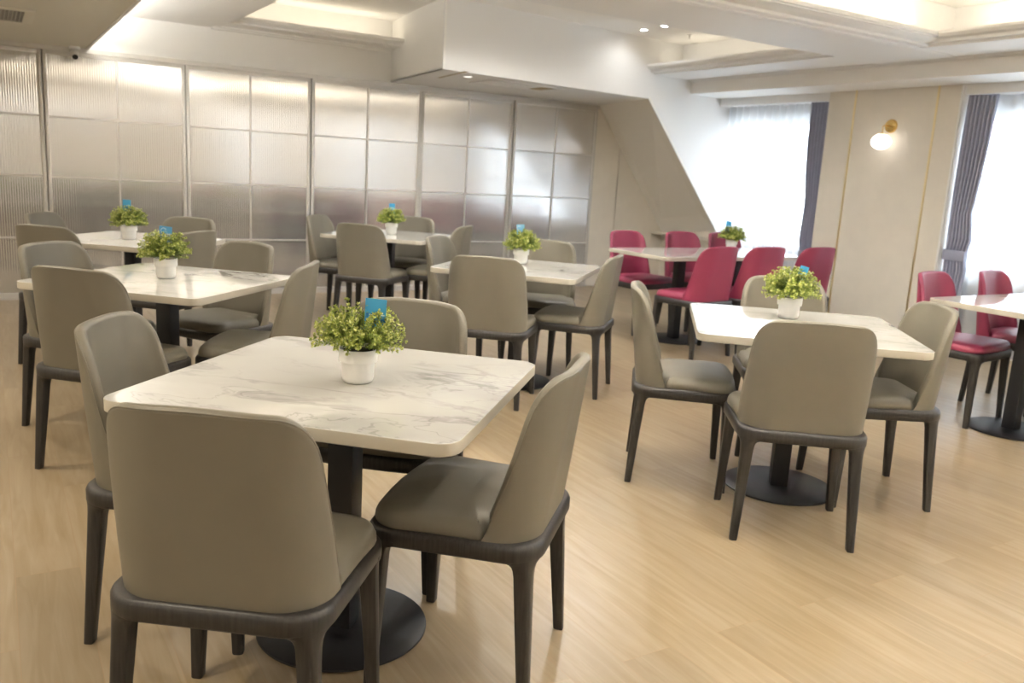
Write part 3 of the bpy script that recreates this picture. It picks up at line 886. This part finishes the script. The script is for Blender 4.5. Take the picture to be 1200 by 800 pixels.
def card(x, y, z, rz, tilt, label, w=.056, h=.088, mat='card', lean=0):
    t = tag(empty('info_card', (x, y, z)), label, 'card', 'blue cards standing in the potted plants')
    t.rotation_euler = (R(lean), R(tilt), R(rz))
    MB().box((-w/2, -.0006, 0), (w/2, .0006, h)).build('card', M[mat], t)
    ink = MB()
    if mat == 'card':
        # thin rule and a broken line of script above it
        ink.box((-w*.30, -.0010, h*.50), (w*.44, -.0006, h*.515))
        for k in range(7):
            x0 = -w*.06+k*w*.062
            ink.box((x0, -.0010, h*.545), (x0+w*.034, -.0006, h*(.575+.012*(k % 3))))
    else:
        for k in range(9):
            a = R(40+25*k); ink.box((-.010+.013*math.cos(a)-.0015, -.0010, h*.72+.014*math.sin(a)-.0015), (-.010+.013*math.cos(a)+.0015, -.0006, h*.72+.014*math.sin(a)+.0015))
    ink.build('print', M['ink'], t)
    MB().tube([(0, .001, -.08), (0, .001, .01)], .0016, 6).build('stick', M['whiteplastic'], t)
PL = [('A', .831, 2.145, 20, 'potted green plant in a white pot on the nearest table', 0, 1.0),
      ('B', .687, 4.275, 80, 'potted green plant in a white pot on the second left table', 1, 1.0),
      ('F', .770, 6.190, 150, 'potted green plant in a white pot on the far left table', 1, .98),
      ('E', 2.930, 6.850, 40, 'potted green plant in a white pot on the table closest to the partition', 1, 1.0),
      ('C', 2.945, 4.740, 200, 'potted green plant in a white pot on the centre table', 1, 1.0),
      ('D', 3.100, 2.640, 120, 'bright green potted plant on the right-hand square table', 1, 1.05),
      ('G', 5.66, 5.55, 250, 'potted plant on the long window table, in front of the sheer curtain', 1, 1.0)]
CF = -31.6
for k, x, y, rz, lb, v, s in PL: plant(x, y, rz, lb, v, s)
def near(x, y, dx, dy):
    """offset in metres to the viewer's right / away from the viewer"""
    a = R(CF); return x+dx*math.cos(a)-dy*math.sin(a), y+dx*math.sin(a)+dy*math.cos(a)
for k, dx, dy, z, w, h, tilt, mat, lb in [
    ('A', .044, -.01, .895, .058, .088, 2, 'card', 'blue card with white print tucked in the plant of the nearest table'),
    ('B', .008, -.02, .915, .062, .080, 3, 'card2', 'blue and white swirled card in the plant of the second left table'),
    ('F', -.012, .0, .925, .056, .085, 2, 'card', 'plain blue card above the plant on the far left table'),
    ('E', .0, .0, .925, .050, .085, 0, 'card', 'blue card above the plant on the table closest to the partition'),
    ('C', -.008, .0, .915, .052, .088, -4, 'card3', 'pale blue card in the plant on the centre table'),
    ('D', .024, -.02, .915, .038, .080, 14, 'card', 'narrow tilted blue card in the plant on the right-hand square table'),
    ('G', -.045, .0, .925, .048, .085, 4, 'card', 'small blue card in the plant in front of the sheer curtain')]:
    px, py = [(q[1], q[2]) for q in PL if q[0] == k][0]
    cx, cy = near(px, py, dx, dy)
    card(cx, cy, z, CF-6, tilt, lb, w, h, mat)

# ------------------------------------------------------------------ outside
bd = tag(empty('street_building', (17, 8.2, -3)), 'pale building with a red sign seen hazily through the right-hand sheer curtain', 'building')
MB().box((0, -4.6, 0), (3, 3.0, 7.2)).build('facade', M['facade'], bd)
for zz in (2.2, 4.2):
    for yy in (-3.6, -2.2, -.8, .6, 2.0):
        MB().box((-.04, yy-.45, zz), (.02, yy+.45, zz+1.0)).build('window', M['facadeglass'], bd)
MB().box((-.12, -2.6, 5.35), (0, 2.2, 6.3)).build('sign', M['redsign'], bd)

# ------------------------------------------------------------------ light
w = bpy.data.worlds.new('world'); sc.world = w; w.use_nodes = True
bg = w.node_tree.nodes['Background']; bg.inputs['Color'].default_value = (0.86, 0.93, 1.0, 1); bg.inputs['Strength'].default_value = 6.2

def area(name, loc, size, energy, color, rot=(0, 0, 0), portal=False):
    l = bpy.data.lights.new(name, 'AREA'); l.shape = 'RECTANGLE'; l.size, l.size_y = size
    l.energy = energy; l.color = color
    o = bpy.data.objects.new(name, l); o.location = loc; o.rotation_euler = rot; col.objects.link(o)
    if portal: l.cycles.is_portal = True
    return o
for i, (a, b) in enumerate(bays):
    area('window_portal', (7.58, (a+b)/2, 1.36), (1.40, b-a), 1, (1, 1, 1), (0, R(90), 0), True)
WARM = (1.0, 0.88, 0.70); NEUT = (1.0, 0.98, 0.95)
UP = (R(180), 0, 0)
# led strips behind the cove lips, plus added rear fill strips, all shining up
area('cove_and_fill_light', (2.7, 8.30, 2.53), (1.5, .03), .75, WARM, UP)
area('cove_and_fill_light', (6.20, 6.1, 2.50), (.03, 2.2), .75, WARM, UP)
area('cove_and_fill_light', (6.20, 2.1, 2.50), (.03, 3.6), 4.2, WARM, UP)
area('cove_and_fill_light', (4.0, 4.10, 2.50), (3.8, .03), 3.6, WARM, UP)
area('cove_and_fill_light', (4.0, 5.00, 2.50), (3.6, .03), 1.6, WARM, UP)
area('cove_and_fill_light', (4.0, .20, 2.50), (3.8, .03), 7, WARM, UP)
area('cove_and_fill_light', (2.05, 2.1, 2.54), (.03, 3.6), 45, WARM, UP)  # unseen strip, raised for ambient fill
area('cove_and_fill_light', (6.20, -2.2, 2.50), (.03, 3.0), 85, WARM, UP)  # unseen rear strip, added as ambient fill
area('cove_and_fill_light', (4.0, -.72, 2.50), (3.8, .03), 85, WARM, UP)  # second added rear strip, filling the room from out of view
area('cove_and_fill_light', (.60, 3.6, 2.24), (.03, 9.4), 78, NEUT, UP)
# added fill light along the wall behind the camera, brightening its reflection
area('rear_wall_fill', (2.0, YB+.35, 2.42), (9.0, .06), 18, NEUT, (R(-25), 0, 0))
def spot(x, y, z, e, color=NEUT, size=160):
    l = bpy.data.lights.new('downlight_and_fill_beam', 'SPOT'); l.energy = e; l.color = color; l.spot_size = R(size); l.spot_blend = .6
    l.shadow_soft_size = .05
    o = bpy.data.objects.new('downlight_and_fill_beam', l); o.location = (x, y, z); col.objects.link(o)
for x, y in ((5.53, 6.88), (5.52, 6.56), (2.6, 5.6), (2.6, 3.0), (4.2, 3.0), (4.2, 1.4), (2.6, 1.4), (4.2, 5.6), (2.6, -1.8), (4.2, -1.8)):  # apart from the far pair, unseen spots added to brighten the room
    spot(x, y, ZC-.02, 1.5 if y > 6.1 and x > 5 else 44 if y == 5.6 else 21)
for x, y in ((-.6, 6.6), (-.6, 4.2), (-.6, 1.8), (-.6, -.8), (-2.2, 5.4), (-2.2, 3.0), (-2.2, .6)):  # unseen spots added under the left soffit to lift that side
    spot(x, y, 2.14, 28, (1.0, .88, .70))
spot(3.80, 7.22, ZS-.02, 12, NEUT, 115)
pl = bpy.data.lights.new('globe_light', 'POINT'); pl.energy = .6; pl.color = (1, .9, .8); pl.shadow_soft_size = .09
o = bpy.data.objects.new('globe_light', pl); o.location = (XW-.12, 5.13, 1.79); col.objects.link(o)

vs_ = sc.view_settings
sc.display_settings.display_device = 'sRGB'
vs_.view_transform = 'Standard'; vs_.look = 'None'; vs_.gamma = 1; vs_.use_curve_mapping = False; vs_.exposure = 1.62
